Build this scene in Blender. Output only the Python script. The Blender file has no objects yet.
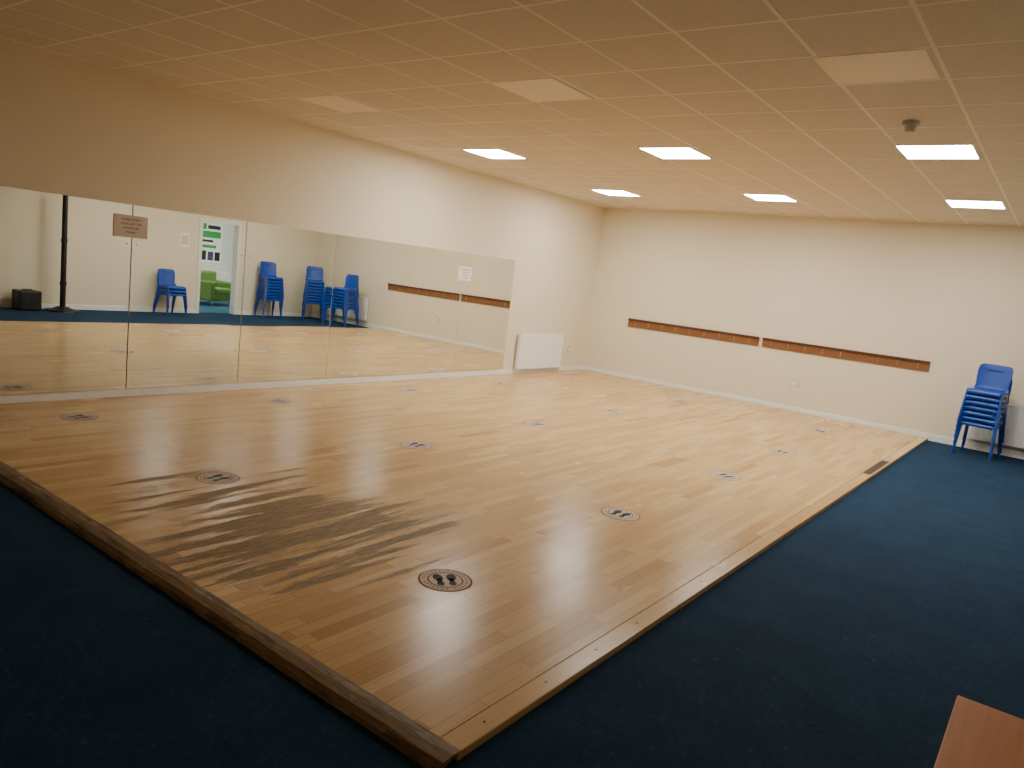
import bpy, bmesh, math, random
from mathutils import Vector, Matrix
random.seed(4)
scene=bpy.context.scene
CZ=-0.035      # carpet level (wooden floor top is z=0)
CEIL=3.058
RW=8.25        # right wall x
NY=-13.6       # near wall y

# ---------------------------------------------------------------- helpers
def link(o,parent=None):
    scene.collection.objects.link(o)
    if parent: o.parent=parent
    return o
def empty(name,loc=(0,0,0),rot=0):
    e=bpy.data.objects.new(name,None); e.location=loc; e.rotation_euler=(0,0,rot); e.empty_display_size=.1
    return link(e)
def mesh_obj(name,bm,mats,parent=None,smooth=False,loc=None,rot=None):
    me=bpy.data.meshes.new(name); bm.normal_update(); bm.to_mesh(me); bm.free()
    for m in (mats if isinstance(mats,list) else [mats]): me.materials.append(m)
    if smooth:
        for p in me.polygons: p.use_smooth=True
    o=bpy.data.objects.new(name,me)
    if loc: o.location=loc
    if rot: o.rotation_euler=rot
    return link(o,parent)
def add_box(bm,lo,hi,mi=0,bev=0):
    vs=[bm.verts.new((x,y,z)) for x in (lo[0],hi[0]) for y in (lo[1],hi[1]) for z in (lo[2],hi[2])]
    fs=[]
    for idx in [(0,1,3,2),(4,6,7,5),(0,4,5,1),(2,3,7,6),(0,2,6,4),(1,5,7,3)]:
        f=bm.faces.new([vs[i] for i in idx]); f.material_index=mi; fs.append(f)
    if bev:
        es=list({e for f in fs for e in f.edges})
        bmesh.ops.bevel(bm,geom=es,offset=bev,segments=2,profile=.5,affect='EDGES')
def box(name,lo,hi,mat,parent=None,bev=0):
    bm=bmesh.new(); add_box(bm,lo,hi,0,bev); return mesh_obj(name,bm,mat,parent)
def add_cyl(bm,p0,p1,r0,r1,seg=20,mi=0):
    p0=Vector(p0);p1=Vector(p1);d=p1-p0
    M=Matrix.Translation((p0+p1)/2)@d.to_track_quat('Z','Y').to_matrix().to_4x4()
    r=bmesh.ops.create_cone(bm,cap_ends=True,segments=seg,radius1=r0,radius2=r1,depth=d.length,matrix=M)
    for v in r['verts']:
        for f in v.link_faces: f.material_index=mi

# ---------------------------------------------------------------- node helper
class NT:
    def __init__(s,name):
        s.m=bpy.data.materials.new(name); s.m.use_nodes=True; s.t=s.m.node_tree
        s.b=s.t.nodes['Principled BSDF']
    def n(s,t,**k):
        x=s.t.nodes.new(t)
        for a,b in k.items(): setattr(x,a,b)
        return x
    def l(s,a,b): s.t.links.new(a,b)
    def put(s,inp,v):
        if hasattr(v,'is_linked') or hasattr(v,'links'): s.l(v,inp)
        else: inp.default_value=v
    def math(s,op,a,b=0.0,c=None,clamp=False):
        x=s.n('ShaderNodeMath',operation=op,use_clamp=clamp); s.put(x.inputs[0],a); s.put(x.inputs[1],b)
        if c is not None: s.put(x.inputs[2],c)
        return x.outputs[0]
    def mix(s,f,a,b,mode='MIX'):
        x=s.n('ShaderNodeMix',data_type='RGBA',blend_type=mode); s.put(x.inputs[0],f); s.put(x.inputs[6],a); s.put(x.inputs[7],b)
        return x.outputs[2]
    def coord(s): return s.n('ShaderNodeTexCoord').outputs['Object']
    def mapping(s,v,scale):
        x=s.n('ShaderNodeMapping'); s.l(v,x.inputs[0]); x.inputs['Scale'].default_value=scale; return x.outputs[0]
    def noise(s,v,scale,detail=3,rough=.5):
        x=s.n('ShaderNodeTexNoise'); s.l(v,x.inputs['Vector']); x.inputs['Scale'].default_value=scale
        x.inputs['Detail'].default_value=detail; x.inputs['Roughness'].default_value=rough; return x.outputs['Fac']
    def ramp(s,f,a,b):
        x=s.n('ShaderNodeMapRange'); s.put(x.inputs[0],f); x.inputs[1].default_value=a; x.inputs[2].default_value=b; return x.outputs[0]
    def bump(s,h,strength,dist=.01):
        x=s.n('ShaderNodeBump'); x.inputs['Strength'].default_value=strength; x.inputs['Distance'].default_value=dist
        s.l(h,x.inputs['Height']); s.l(x.outputs[0],s.b.inputs['Normal'])
def C(r,g,b):  # sRGB 0-255 -> linear
    f=lambda c:(c/255/12.92) if c/255<=.04045 else ((c/255+.055)/1.055)**2.4
    return (f(r),f(g),f(b),1)
def simple(name,col,rough=.5,metal=0,spec=None,var=.06,scale=8,bump=0):
    k=NT(name); co=k.coord(); nz=k.noise(co,scale,4)
    dark=tuple(c*(1-var*2) for c in col[:3])+(1,)
    k.l(k.mix(nz,dark,col),k.b.inputs['Base Color'])
    k.b.inputs['Roughness'].default_value=rough; k.b.inputs['Metallic'].default_value=metal
    if spec is not None: k.b.inputs['Specular IOR Level'].default_value=spec
    if bump: k.bump(k.noise(co,scale*12,4),bump,.004)
    return k.m
def emis(name,col,st):
    k=NT(name); k.b.inputs['Base Color'].default_value=(.8,.8,.8,1)
    k.b.inputs['Emission Color'].default_value=col; k.b.inputs['Emission Strength'].default_value=st; return k.m

# ---------------------------------------------------------------- materials
wallm=simple('cream_wall_paint',C(230,219,195),.6,var=.02,scale=1.2,bump=.08)
tilem=NT('ceiling_tile'); 
_c=tilem.coord(); _n=tilem.noise(_c,90,4,.7); _n2=tilem.noise(_c,.8,2)
_cc=tilem.mix(tilem.ramp(_n,.35,.6),C(212,204,190),C(226,219,206)); tilem.l(tilem.mix(tilem.math('MULTIPLY',_n2,.15),_cc,C(204,190,168)),tilem.b.inputs['Base Color'])
tilem.b.inputs['Roughness'].default_value=.9; tilem.bump(_n,.3,.003); tilem=tilem.m
gridm=simple('ceiling_tbar',C(244,238,224),.6,var=.01)
paintm=simple('white_gloss_paint',C(240,241,238),.35,var=.02,scale=3)
radm=simple('radiator_enamel',C(243,244,243),.3,var=.01)
unlit=simple('unlit_diffuser',C(246,235,212),.45,var=.01)
lit=emis('led_panel_light',(1,.965,.88,1),60)
plasw=simple('white_plastic',C(235,232,224),.4,var=.01)
blackm=simple('black_plastic',C(18,18,20),.45,var=.1,scale=20)
grillm=simple('speaker_grille',C(30,30,33),.7,var=.3,scale=120,bump=.3)
chairm=simple('blue_polypropylene',C(14,70,168),.38,var=.06,scale=15)
hookm=simple('hook_metal',C(190,180,160),.3,metal=.9)
greenm=simple('green_upholstery',C(118,154,78),.85,var=.1,scale=30,bump=.2)
paperm=simple('white_paper',C(244,243,238),.7,var=.01)
greyp=simple('laminated_grey_paper',C(222,206,190),.5,spec=.2,var=.03)
ink=simple('black_ink',C(30,30,32),.6)
greenink=simple('green_print',C(50,165,80),.6)
purplep=simple('photo_print',C(90,80,110),.5,var=.4,scale=25)
dooroak=simple('door_frame_white',C(232,230,222),.4,var=.02)
tablem=NT('orange_wood_laminate'); _c=tablem.mapping(tablem.coord(),(30,2,2)); _n=tablem.noise(_c,1.5,5,.6)
tablem.l(tablem.mix(_n,C(204,120,54),C(236,156,80)),tablem.b.inputs['Base Color']); tablem.b.inputs['Roughness'].default_value=.5; tablem=tablem.m
railm=NT('rail_varnished_wood'); _c=railm.mapping(railm.coord(),(2,20,30)); _n=railm.noise(_c,1.5,5,.6)
railm.l(railm.mix(_n,C(108,70,44),C(146,100,66)),railm.b.inputs['Base Color']); railm.b.inputs['Roughness'].default_value=.4; railm=railm.m
raildark=simple('rail_top_dark_wood',C(96,56,36),.4,var=.15,scale=10)

k=NT('mirror_glass'); k.b.inputs['Metallic'].default_value=1; k.b.inputs['Roughness'].default_value=.0
_n=k.noise(k.coord(),1.5,2); k.l(k.mix(_n,(.80,.84,.80,1),(.84,.87,.83,1)),k.b.inputs['Base Color']); mirrorm=k.m

k=NT('blue_carpet'); co=k.coord(); n1=k.noise(co,160,3,.7); n2=k.noise(co,3,4,.6); n3=k.noise(co,30,3,.6)
c1=k.mix(k.ramp(n1,.3,.7),C(14,36,60),C(38,72,104)); c2=k.mix(k.ramp(n2,.35,.7),c1,C(22,50,76))
k.l(k.mix(k.math('MULTIPLY',k.ramp(n3,.58,.76),.4),c2,C(62,94,120)),k.b.inputs['Base Color']); k.b.inputs['Roughness'].default_value=.95
k.b.inputs['Specular IOR Level'].default_value=.15; k.bump(n1,.6,.006); carpetm=k.m

def wood(name,worn=True,board=(.075,.62)):
    k=NT(name); co=k.coord(); sp=k.n('ShaderNodeSeparateXYZ'); k.l(co,sp.inputs[0]); X,Y=sp.outputs[0],sp.outputs[1]
    bw,bl=board
    rx=k.math('DIVIDE',X,bw); row=k.math('FLOOR',rx); fx=k.math('FRACT',rx)
    wn=k.n('ShaderNodeTexWhiteNoise',noise_dimensions='1D'); k.l(row,wn.inputs['W'])
    ry=k.math('ADD',k.math('DIVIDE',Y,bl),k.math('MULTIPLY',wn.outputs['Value'],7.3)); iy=k.math('FLOOR',ry); fy=k.math('FRACT',ry)
    cb=k.n('ShaderNodeCombineXYZ'); k.l(row,cb.inputs[0]); k.l(iy,cb.inputs[1])
    w2=k.n('ShaderNodeTexWhiteNoise',noise_dimensions='3D'); k.l(cb.outputs[0],w2.inputs['Vector']); rnd=w2.outputs['Value']
    off=k.n('ShaderNodeVectorMath',operation='MULTIPLY_ADD'); k.l(w2.outputs['Color'],off.inputs[0]); off.inputs[1].default_value=(9,9,9); k.l(co,off.inputs[2])
    g=k.noise(k.mapping(off.outputs[0],(24,1.6,1)),1.6,4,.55)
    base=k.mix(rnd,C(190,150,96),C(216,182,128))
    base=k.mix(k.math('MULTIPLY',k.ramp(g,.45,.8),.35),base,C(168,126,76))
    base=k.mix(k.ramp(rnd,.0,.06),C(174,132,80),base)
    # seams
    ex=k.math('MULTIPLY',k.math('MINIMUM',fx,k.math('SUBTRACT',1,fx)),bw); ey=k.math('MULTIPLY',k.math('MINIMUM',fy,k.math('SUBTRACT',1,fy)),bl)
    seam=k.math('LESS_THAN',k.math('MINIMUM',ex,ey),.0014)
    base=k.mix(k.math('MULTIPLY',seam,.55),base,C(100,70,40))
    # small knots / scuffs
    kn=k.noise(k.mapping(co,(14,4,1)),.9,3,.6); kmask=k.ramp(kn,.67,.75)
    base=k.mix(k.math('MULTIPLY',kmask,.5),base,C(104,76,48))
    rough=k.math('ADD',.19,k.math('MULTIPLY',k.noise(k.mapping(co,(3,1,1)),1.5,3),.12))
    k.b.inputs['Specular IOR Level'].default_value=.27
    if worn:
        def gs(cx,cy,sx,sy):
            a=k.math('POWER',k.math('DIVIDE',k.math('SUBTRACT',X,cx),sx),2); b=k.math('POWER',k.math('DIVIDE',k.math('SUBTRACT',Y,cy),sy),2)
            return k.math('SUBTRACT',1,k.math('ADD',a,b),clamp=True)
        reg=k.math('MAXIMUM',gs(4.0,-9.45,.9,1.3),k.math('MULTIPLY',gs(3.1,-9.5,.85,1.2),.7))
        st=k.ramp(k.noise(k.mapping(co,(12,.9,1)),1.0,3,.55),.36,.64); fine=k.noise(k.mapping(co,(60,9,1)),1.0,4,.7)
        v=k.math('ADD',k.math('MULTIPLY',reg,.50),k.math('ADD',k.math('MULTIPLY',st,.38),k.math('MULTIPLY',fine,.45)))
        m=k.ramp(v,.71,.78)
        m=k.math('MULTIPLY',m,k.ramp(reg,.02,.12))
        base=k.mix(k.math('MULTIPLY',m,.88),base,k.mix(k.ramp(fine,.35,.65),C(112,94,74),C(156,134,106)))
        rough=k.math('ADD',rough,k.math('MULTIPLY',m,.35))
    k.l(base,k.b.inputs['Base Color']); k.l(rough,k.b.inputs['Roughness'])
    k.bump(k.math('SUBTRACT',k.math('MULTIPLY',g,.1),seam),.06,.0015)
    return k.m
woodm=wood('maple_strip_floor')
trimw=wood('wood_edge_strip',False,(.3,2.2))
k=NT('worn_threshold_wood'); co=k.coord(); g=k.noise(k.mapping(co,(2,30,30)),2,4,.6); n=k.noise(k.mapping(co,(2.5,24,24)),1.4,4,.6)
b=k.mix(g,C(104,80,54),C(146,118,82)); b=k.mix(k.math('MULTIPLY',k.ramp(n,.50,.62),.8),b,C(58,46,36)); n2=k.noise(k.mapping(co,(3,12,12)),2.2,5,.7); b=k.mix(k.ramp(n2,.56,.63),b,C(140,128,110))
k.l(b,k.b.inputs['Base Color']); k.b.inputs['Roughness'].default_value=.6; k.bump(g,.2,.004); wornm=k.m

# ---------------------------------------------------------------- room shell
T=.15
box('floor',(-T,NY-T,CZ-.1),(RW+T,T,CZ),carpetm)
box('wall_left',(-T,NY-T,CZ),(0,T,CEIL+.1),wallm)
box('wall_back',(0,0,CZ),(RW+T,T,CEIL+.1),wallm)
box('wall_near',(0,NY-T,CZ),(RW+T,NY,CEIL+.1),wallm)
DY0,DY1,DH=-3.02,-2.12,2.02
bm=bmesh.new()
add_box(bm,(RW,NY,CZ),(RW+T,DY0,CEIL+.1)); add_box(bm,(RW,DY1,CZ),(RW+T,0,CEIL+.1)); add_box(bm,(RW,DY0,DH),(RW+T,DY1,CEIL+.1))
mesh_obj('wall_right',bm,wallm)
box('ceiling',(0,NY,CEIL),(RW,0,CEIL+.1),tilem)
# T-bar grid
gx0=1.09; gy0=-5.26
bm=bmesh.new()
for i in range(-2,13):
    x=gx0+.6*i
    if .02<x<RW-.02: add_box(bm,(x-.011,NY,CEIL-.0016),(x+.011,0,CEIL+.001))
for j in range(-14,10):
    y=gy0+.6*j
    if NY+.02<y<-.02: add_box(bm,(0,y-.011,CEIL-.0012),(RW,y+.011,CEIL+.001))
for a in [((0,NY,CEIL-.0018),(.024,0,CEIL+.001)),((0,-.024,CEIL-.0019),(RW,0,CEIL+.001)),((RW-.024,NY,CEIL-.0018),(RW,0,CEIL+.001))]: add_box(bm,*a)
mesh_obj('trim_ceiling_grid',bm,gridm)
# ceiling light panels
for r,(y,on) in enumerate([(gy0,True),(gy0+3.0,True),(gy0-2.4,False)]):
    for x in (gx0,gx0+2.4,gx0+4.8):
        e=empty('ceiling_light_panel',(x+.27,y+.3,CEIL))
        bm=bmesh.new()
        for lo,hi in [((-.29,-.29),(.29,-.272)),((-.29,.272),(.29,.29)),((-.29,-.272),(-.272,.272)),((.272,-.272),(.29,.272))]:
            add_box(bm,(lo[0],lo[1],-.005),(hi[0],hi[1],-.0005))
        mesh_obj('frame',bm,gridm,e)
        box('diffuser',(-.272,-.272,-.004),(.272,.272,-.001),lit if on else unlit,e)
# smoke detector
bm=bmesh.new(); add_cyl(bm,(0,0,-.03),(0,0,0),.055,.06,28); add_cyl(bm,(0,0,-.075),(0,0,-.03),.032,.045,28)
mesh_obj('smoke_detector',bm,simple('detector_plastic',C(205,200,190),.4),smooth=False,loc=(6.13,-6.05,CEIL-.002))

# ---------------------------------------------------------------- wooden dance floor
WX=5.93; WY=-10.30
box('wooden_dance_floor',(0,WY,CZ),(WX-.10,0,0),woodm)
bm=bmesh.new(); add_box(bm,(WX-.097,WY,CZ),(WX,0,.001),0,.004); mesh_obj('trim_floor_edge_right',bm,trimw)
box('trim_floor_edge_wear',(WX-.10,-3.74,.001),(WX-.02,-2.7,.003),simple('dark_worn_strip',C(72,50,36),.7,var=.2,scale=20))
# front nosing, slightly worn
bm=bmesh.new(); N=200; rows=[]
prof=[(WY+.012,.002),(WY-.03,.004),(WY-.075,-.002),(WY-.098,-.014),(WY-.105,CZ)]
dr=0
for i in range(N+1):
    dr=dr*.8+random.uniform(-.0022,.0018)
    x=WX*i/N; rows.append([bm.verts.new((x,y+dr*(j>0),max(CZ,z+dr*.4*(0<j<4)))) for j,(y,z) in enumerate(prof)])
for i in range(N):
    for j in range(4): bm.faces.new([rows[i][j],rows[i][j+1],rows[i+1][j+1],rows[i+1][j]])
bm.faces.new(rows[0][::-1]); bm.faces.new(rows[N])
mesh_obj('trim_floor_edge_front',bm,wornm)
# screw heads in the edge strip
bm=bmesh.new()
for i in range(26): add_cyl(bm,(WX-.05,WY+.2+i*.4,.0005),(WX-.05,WY+.2+i*.4,.002),.006,.006,10)
mesh_obj('trim_floor_screws',bm,simple('dark_screw',C(50,40,34),.5,metal=.5))

# skirting
box('baseboard_left',(0,WY,0),(.016,0,.07),paintm,bev=.003)
box('baseboard_back',(.016,-.016,0),(WX,0,.07),paintm,bev=.003)
box('baseboard_back_carpet',(WX,-.016,CZ),(RW,0,.06),paintm,bev=.003)
box('baseboard_left_near',(0,NY,CZ),(.016,WY-.11,.07),paintm,bev=.003)
box('baseboard_right',(RW-.016,NY,CZ),(RW,DY0-.07,.06),paintm,bev=.003)
box('baseboard_right_far',(RW-.016,DY1+.07,CZ),(RW,-.016,.06),paintm,bev=.003)

# ---------------------------------------------------------------- mirrors
ys=[-2.53,-3.77,-4.94,-6.165,-7.40,-8.63,-9.86,-11.09,-12.3]
tilt=[0,0,-.0085,.002,.006,.008,.004,0]   # panels hang very slightly out of true
me=empty('wall_mirror',(0,0,0))
for i in range(len(ys)-1):
    yc=(ys[i]+ys[i+1])/2; h=(ys[i]-ys[i+1])/2-.0035; off=.001+abs(tilt[i])*h
    pe=bpy.data.objects.new('mirror_panel_%d'%(i+1),None); link(pe,me); pe.location=(off,yc,0); pe.rotation_euler=(0,0,tilt[i])
    box('glass_%d'%(i+1),(0,-h,.078),(.006,h,1.87),mirrorm,pe)
    bm=bmesh.new()
    for yy in (-h+.04,h-.04):
        for zz in (.45,1.5): add_cyl(bm,(.006,yy,zz),(.010,yy,zz),.008,.006,12)
    mesh_obj('mirror_screws_%d'%(i+1),bm,hookm,pe)

def text_lines(parent,lines,size,mat,loc,rot):
    for i,(s,dz) in enumerate(lines):
        cu=bpy.data.curves.new('lettering','FONT'); cu.body=s; cu.size=size; cu.align_x='CENTER'; cu.extrude=.0004; cu.materials.append(mat)
        o=bpy.data.objects.new('lettering_%d'%(i+1),cu); o.location=(loc[0],loc[1],loc[2]+dz); o.rotation_euler=rot; link(o,parent)
RL=(math.pi/2,0,math.pi/2)   # facing +x
e=empty('paper_sign',(.0165,-8.645,1.665))
box('sheet',(0,-.16,-.105),(.002,.16,.105),greyp,e)
text_lines(e,[('PLEASE DON\'T',.055),('HANG OFF THE',.015),('WARDROBE',-.025),('THANKS',-.065)],.028,ink,(.0025,0,0),RL)
e=empty('paper_sign',(.0075,-3.72,1.565))
box('sheet',(0,-.145,-.105),(.002,.145,.105),paperm,e)
text_lines(e,[('PLEASE DO NOT',.05),('TOUCH THE',.01),('MIRROR',-.03),('THANKS',-.07)],.03,ink,(.0025,0,0),RL)

# ---------------------------------------------------------------- radiators
def radiator(name,w,h,loc,rot):
    e=empty(name,loc,rot)   # local: x along wall, -y away from wall, z up from base
    bm=bmesh.new(); n=int(w/.04); 
    prof=[]
    for i in range(n):
        x=-w/2+.02+(w-.04)*i/n; s=(w-.04)/n
        prof+= [(x,-.090),(x+s*.3,-.090),(x+s*.45,-.093),(x+s*.85,-.093)]
    prof.append((w/2-.02,-.090))
    lo=[bm.verts.new((x,y,.03)) for x,y in prof]; hi=[bm.verts.new((x,y,h-.03)) for x,y in prof]
    for i in range(len(prof)-1): bm.faces.new([lo[i],lo[i+1],hi[i+1],hi[i]])
    mesh_obj('convector_panel',bm,radm,e)
    bm=bmesh.new()
    add_box(bm,(-w/2,-.092,0),(w/2,-.035,.035),0,.004); add_box(bm,(-w/2,-.096,h-.04),(w/2,-.03,h),0,.004)
    add_box(bm,(-w/2,-.09,.03),(-w/2+.02,-.035,h-.03),0); add_box(bm,(w/2-.02,-.09,.03),(w/2,-.035,h-.03),0)
    add_box(bm,(-w/2+.1,-.036,.05),(-w/2+.14,0,h-.05)); add_box(bm,(w/2-.14,-.036,.05),(w/2-.1,0,h-.05))
    add_box(bm,(-w/2+.02,-.088,.03),(w/2-.02,-.04,h-.03))
    mesh_obj('casing',bm,radm,e)
    bm=bmesh.new(); add_cyl(bm,(w/2+.03,-.06,-loc[2]+(0 if loc[0]<1 else CZ)+.001),(w/2+.03,-.06,.03),.008,.008,12); add_cyl(bm,(w/2-.01,-.06,.025),(w/2+.05,-.06,.025),.014,.014,14); add_cyl(bm,(w/2+.03,-.06,.03),(w/2+.03,-.06,.1),.018,.016,16)
    mesh_obj('valve',bm,plasw,e)
radiator('wall_radiator',1.30,.60,(.0,-1.60,.08),math.pi/2)
radiator('wall_radiator',1.3,.56,(7.05,0,.12),0)

# ---------------------------------------------------------------- coat-hook rails
brass=simple('brass_hook',C(176,140,96),.4,metal=.6)
for x0,x1 in ((.84,3.27),(3.33,5.77)):
    e=empty('wooden_coat_rail',((x0+x1)/2,0,1.02)); w=(x1-x0)/2
    bm=bmesh.new(); add_box(bm,(-w,-.022,-.075),(w,-.0005,.075),0,.004); mesh_obj('backboard',bm,railm,e)
    bm=bmesh.new(); add_box(bm,(-w,-.045,.045),(w,-.022,.078),0,.006); mesh_obj('top_lip',bm,raildark,e)
    bm=bmesh.new()
    n=9
    for i in range(n):
        x=-w+.15+i*(2*w-.3)/(n-1)
        add_box(bm,(x-.010,-.026,-.045),(x+.010,-.0215,.03))
        add_cyl(bm,(x,-.024,.0),(x,-.06,.02),.006,.005,8); add_cyl(bm,(x,-.024,-.03),(x,-.045,-.02),.005,.005,8)
    mesh_obj('hooks',bm,brass,e)

# sockets
def socket(name,loc,rot):
    e=empty(name,loc,rot); bm=bmesh.new(); add_box(bm,(-.073,-.012,-.043),(.073,0,.043),0,.004); mesh_obj('faceplate',bm,plasw,e)
    bm=bmesh.new()
    for x in (-.036,.036):
        for dx,dz,a,b in ((0,.006,.003,.006),(-.011,-.016,.005,.003),(.011,-.016,.005,.003)): add_box(bm,(x+dx-a,-.0125,dz-b),(x+dx+a,-.0119,dz+b))
    mesh_obj('slots',bm,ink,e)
    bm=bmesh.new(); add_box(bm,(-.012,-.016,.015),(-.003,-.012,.03)); add_box(bm,(.003,-.016,.015),(.012,-.012,.03)); mesh_obj('switches',bm,plasw,e)
    bm=bmesh.new(); add_box(bm,(-.080,-.006,-.050),(.080,0,.050)); mesh_obj('back_box',bm,simple('grey_pattress',C(150,138,120),.6),e)
socket('wall_socket',(3.93,0,.44),0); socket('wall_socket',(0,-.55,.40),math.pi/2)

# ---------------------------------------------------------------- floor stickers
ringd=simple('sticker_red_ring',C(132,62,54),.6,spec=.15); stw=simple('sticker_white',C(216,204,190),.6,spec=.15,var=.06,scale=30); stf=simple('sticker_footprint',C(52,46,48),.6,spec=.15); stt=simple('sticker_text',C(104,82,76),.6,spec=.15)
def disc(bm,cx,cy,rx,ry,z,mi,seg=40,rot=0):
    vs=[]
    for i in range(seg):
        a=2*math.pi*i/seg; x=rx*math.cos(a);y=ry*math.sin(a)
        vs.append(bm.verts.new((cx+x*math.cos(rot)-y*math.sin(rot),cy+x*math.sin(rot)+y*math.cos(rot),z)))
    f=bm.faces.new(vs); f.material_index=mi
def sticker(x,y,rot):
    bm=bmesh.new(); disc(bm,0,0,.146,.146,.0008,0); disc(bm,0,0,.135,.135,.0014,1)
    for i in range(30):
        if i%8==7: continue
        a=2*math.pi*i/30; disc(bm,.115*math.cos(a),.115*math.sin(a),.009,.005,.0017,3,6,a)
    disc(bm,0,0,.097,.097,.0017,0); disc(bm,0,0,.088,.088,.0020,1)
    for s in (-1,1):
        disc(bm,s*.036,.028,.027,.043,.0024,2,20,-s*.12); disc(bm,s*.032,-.048,.021,.025,.0024,2,16)
        disc(bm,s*.033,-.01,.016,.03,.0024,2,12)
    return mesh_obj('footprint_floor_sticker',bm,[ringd,stw,stf,stt],loc=(x,y,0),rot=(0,0,rot))
for i,(x,y) in enumerate([(4.94,-9.29),(2.80,-9.31),(4.95,-7.40),(4.98,-5.43),(.71,-9.35),(2.77,-7.32),(2.71,-5.32),(2.66,-3.50),(2.69,-1.38),(.63,-5.27),(4.95,-3.60),(4.80,-1.48),(.68,-7.34),(.68,-3.4),(.68,-1.4)]):
    sticker(x,y,random.uniform(-.3,.3)+(1.0 if i==0 else 0))

# ---------------------------------------------------------------- chairs
def chair_mesh():
    bm=bmesh.new()
    P=[(-.215,.405,.165,.0),(-.222,.43,.185,.0),(-.205,.450,.198,.0),(-.15,.455,.203,.008),(-.05,.448,.205,.014),(.06,.442,.203,.016),(.13,.446,.198,.014),(.172,.47,.192,.012),(.192,.52,.19,.014),(.205,.58,.195,.018),(.218,.64,.200,.022),(.226,.68,.203,.024),(.233,.715,.203,.024),(.238,.745,.200,.023),(.246,.775,.188,.021),(.252,.795,.16,.018)]
    NU=14; g=[]
    for i,(y,z,hw,cup) in enumerate(P):
        r=[]
        for j in range(NU+1):
            u=-1+2*j/NU; c=cup*(u*u)
            if i<=7: r.append(bm.verts.new((hw*u,y,z+c*1.0-.012*(abs(u)>.99))))
            else: r.append(bm.verts.new((hw*u,y-c*1.6+.02*0,z)))
        g.append(r)
    for i in range(len(P)-1):
        for j in range(NU):
            if i==11 and 4<=j<=9: continue   # handle slot
            bm.faces.new([g[i][j],g[i][j+1],g[i+1][j+1],g[i+1][j]])
    bmesh.ops.recalc_face_normals(bm,faces=bm.faces)
    bmesh.ops.solidify(bm,geom=bm.faces[:],thickness=.008)
    def prism(a,b,wa,wb,da,db):
        q=[]
        for p,w,d in ((a,wa,da),(b,wb,db)):
            q.append([bm.verts.new((p[0]+sx*w/2,p[1]+sy*d/2,p[2])) for sx,sy in ((-1,-1),(1,-1),(1,1),(-1,1))])
        for i in range(4): bm.faces.new([q[0][i],q[0][(i+1)%4],q[1][(i+1)%4],q[1][i]])
        bm.faces.new(q[0][::-1]); bm.faces.new(q[1])
    for s in (-1,1):
        prism((s*.192,-.165,.445),(s*.222,-.225,0),.022,.024,.075,.036)
        prism((s*.190,.125,.445),(s*.222,.245,0),.022,.024,.085,.036)
        prism((s*.186,.165,.50),(s*.192,.115,.40),.022,.024,.04,.07)
        top=[(-.19,.452),(.15,.452)]; bot=[(.13,.37),(.06,.40),(-.02,.41),(-.1,.40),(-.18,.365)]
        lo=[bm.verts.new((s*.203,y,z)) for y,z in top+bot]; hi=[bm.verts.new((s*.186,y,z)) for y,z in top+bot]
        bm.faces.new(lo); bm.faces.new(hi[::-1])
        for i in range(7): bm.faces.new([lo[i],lo[(i+1)%7],hi[(i+1)%7],hi[i]])
    add_box(bm,(-.19,.118,.395),(.19,.128,.44)); 
    bmesh.ops.recalc_face_normals(bm,faces=bm.faces)
    me=bpy.data.meshes.new('chair'); bm.to_mesh(me); bm.free(); me.materials.append(chairm)
    return me
cm=chair_mesh()
def stack(n,x,y,rot):
    e=empty('stacked_plastic_chairs',(x,y,CZ),rot)
    for i in range(n):
        o=bpy.data.objects.new('chair_%d'%(i+1),cm); o.location=(random.uniform(-.006,.006),-.008*i,.072*i); o.rotation_euler=(0,0,random.uniform(-.03,.03)); link(o,e)
        b=o.modifiers.new('bevel','BEVEL'); b.width=.004; b.segments=2; b.limit_method='ANGLE'
# rot 0 : faces -y ; rot -90deg : faces -x
stack(7,6.58,-.56,-.15)
stack(8,7.58,-.50,-1.0)
stack(8,7.90,-1.54,-math.pi/2+.15)
stack(3,7.90,-3.86,-math.pi/2-.1)

# ---------------------------------------------------------------- stand + speaker (against right wall)
bm=bmesh.new()
add_cyl(bm,(0,0,0),(0,0,.035),.30,.29,40); add_cyl(bm,(0,0,.035),(0,0,.09),.20,.10,32); add_cyl(bm,(0,0,.09),(0,0,2.25),.05,.045,24)
add_cyl(bm,(0,0,.5),(0,0,.56),.060,.060,24); add_cyl(bm,(0,0,1.3),(0,0,1.36),.057,.057,24)
mesh_obj('floor_standing_pole',bm,blackm,loc=(7.86,-5.95,CZ))
e=empty('pa_speaker',(7.95,-6.52,CZ),-math.pi/2)
bm=bmesh.new(); add_box(bm,(-.19,-.16,0),(.19,.18,.36),0,.02); mesh_obj('cabinet',bm,blackm,e)
bm=bmesh.new(); add_box(bm,(-.16,-.168,.03),(.16,-.158,.33),0,.006); add_cyl(bm,(-.065,-.168,.17),(-.065,-.172,.17),.08,.07,32); add_cyl(bm,(.09,-.168,.17),(.09,-.172,.17),.045,.035,32); mesh_obj('grille',bm,grillm,e)
bm=bmesh.new(); add_box(bm,(-.08,-.02,.355),(.08,.02,.385),0,.008); mesh_obj('handle',bm,blackm,e)

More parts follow.
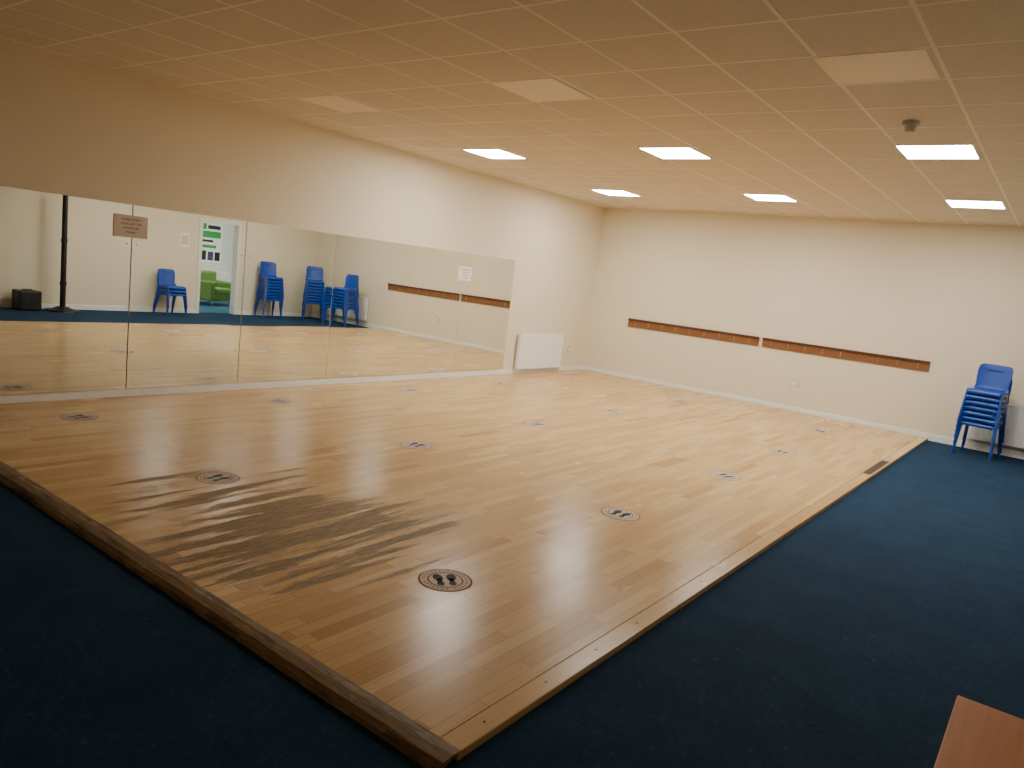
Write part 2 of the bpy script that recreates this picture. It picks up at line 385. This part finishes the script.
# ---------------------------------------------------------------- doorway + adjoining room
e=empty('door_1',(RW,0,0))
bm=bmesh.new()
for y0,y1 in ((DY0-.07,DY0+.012),(DY1-.012,DY1+.07)): add_box(bm,(-.015,y0,CZ),(T+.015,y1,DH+.07))
add_box(bm,(-.015,DY0,DH-.012),(T+.015,DY1,DH+.07)); mesh_obj('door_frame',bm,dooroak,e)
ax=RW+T
box('floor_adjoining',(RW,-6,CZ-.1),(ax+3.6,.5,CZ),simple('teal_carpet',C(30,92,120),.95,var=.1,scale=60))
wl=simple('adjoining_wall_white',C(226,228,222),.6,var=.01)
box('wall_adjoining_far',(ax+3.6,-6,CZ),(ax+3.7,.5,2.7),wl)
box('wall_adjoining_left',(ax,-6.1,CZ),(ax+3.7,-6,2.7),wl)
box('wall_adjoining_right',(ax,.5,CZ),(ax+3.7,.6,2.7),wl)
box('ceiling_adjoining',(ax,-6,2.7),(ax+3.6,.5,2.8),wl)
lit2=emis('led_panel_adjoining',(1,.98,.94,1),54)
for yy in (-3.6,-.9):
    e=empty('ceiling_light_panel',(ax+1.8,yy,2.7)); box('diffuser',(-.28,-.28,-.012),(.28,.28,-.002),lit2,e)
def poster(name,y,z,w,h,bits,bg=paperm):
    e=empty(name,(ax+3.6,y,z)); box('sheet',(-.006,-w/2,-h/2),(0,w/2,h/2),bg,e)
    bm=bmesh.new()
    mats=[greenink,purplep,ink]
    for (a,b,c,d,mi) in bits: add_box(bm,(-.008,a,b),(-.006,c,d),mi)
    mesh_obj('print',bm,mats,e)
PY=-.9
poster('wall_poster',PY+.35,1.55,.75,1.1,[(-.32,.34,-.12,.50,0),(-.08,.36,.3,.46,2),(-.32,.12,.32,.30,0),(-.32,-.0,.1,.06,2),(-.32,-.16,.2,-.08,0),(-.32,-.5,-.1,-.24,2),(-.05,-.5,.12,-.26,1),(.16,-.5,.32,-.26,2)])
poster('wall_notice_board',PY-.45,1.75,.5,.55,[(-.22,-.24,-.02,0,1),(.02,-.24,.22,.0,2),(-.22,.03,.22,.24,1)])
e=empty('white_cabinet',(ax+3.3,PY+.3,CZ)); bm=bmesh.new(); add_box(bm,(-.2,-.5,0),(.29,.5,.8),0,.005); mesh_obj('carcass',bm,wl,e)
bm=bmesh.new(); add_box(bm,(-.215,-.49,.05),(-.2,-.005,.77)); add_box(bm,(-.215,.005,.05),(-.2,.49,.77)); mesh_obj('front_panels',bm,paintm,e)
e=empty('green_armchair',(ax+2.1,PY-.40,CZ),-math.pi/2-.3)
bm=bmesh.new()
add_box(bm,(-.40,-.33,.12),(.40,.36,.30),0,.03); add_box(bm,(-.29,-.36,.29),(.29,.22,.45),0,.05)
add_box(bm,(-.34,.18,.28),(.34,.38,.86),0,.06); add_box(bm,(-.46,-.35,.12),(-.29,.34,.62),0,.05); add_box(bm,(.29,-.35,.12),(.46,.34,.62),0,.05)
mesh_obj('upholstery',bm,greenm,e)
bm=bmesh.new()
for x in (-.32,.32):
    for y in (-.28,.3): add_cyl(bm,(x,y,0),(x,y,.13),.015,.02,12)
mesh_obj('legs',bm,hookm,e)
e=empty('wall_notice',(RW,-3.42,1.55)); box('sheet',(-.003,-.105,-.15),(0,.105,.15),paperm,e); box('print',(-.004,-.08,-.1),(-.003,.08,.1),greyp,e)
e=empty('light_switch',(RW,-3.25,1.2)); bm=bmesh.new(); add_box(bm,(-.01,-.043,-.043),(-.0005,.043,.043),0,.003); add_box(bm,(-.014,-.01,-.015),(-.01,.01,.015)); mesh_obj('faceplate',bm,plasw,e)

# ---------------------------------------------------------------- table in the foreground
e=empty('wooden_table',(7.69,-10.63,CZ))
bm=bmesh.new(); add_box(bm,(-.42,-.66,.71),(.42,.66,.735),0,.003); mesh_obj('table_top',bm,tablem,e)
bm=bmesh.new()
for x in (-.38,.38):
    for y in (-.6,.6): add_box(bm,(x-.02,y-.02,0),(x+.02,y+.02,.71),0,.003)
add_box(bm,(-.36,-.61,.66),(.36,-.59,.71)); add_box(bm,(-.36,.59,.66),(.36,.61,.71)); add_box(bm,(-.39,-.58,.66),(-.37,.58,.71)); add_box(bm,(.37,-.58,.66),(.39,.58,.71))
mesh_obj('legs',bm,blackm,e)

# ---------------------------------------------------------------- camera
cam=bpy.data.cameras.new('camera'); cam.sensor_width=36; cam.lens=739.65/1024*36; cam.clip_start=.05
co=bpy.data.objects.new('camera',cam); link(co)
R=Matrix(((0.7884929914684422,0.6041478814361508,0.11525684257933498),(0.179616986268633,-0.04696473203484777,-0.982614905336098),(-0.5882317065994664,0.7954870528808784,-0.14554658377981175)))
M=Matrix((R[0],-R[1],-R[2])).transposed().to_4x4(); M.translation=Vector((4.4908,-7.432,1.0))*1.635
co.matrix_world=M
scene.camera=co
w=bpy.data.worlds.new('world'); w.use_nodes=True; w.node_tree.nodes['Background'].inputs[0].default_value=(.02,.018,.015,1); w.node_tree.nodes['Background'].inputs[1].default_value=.3; scene.world=w
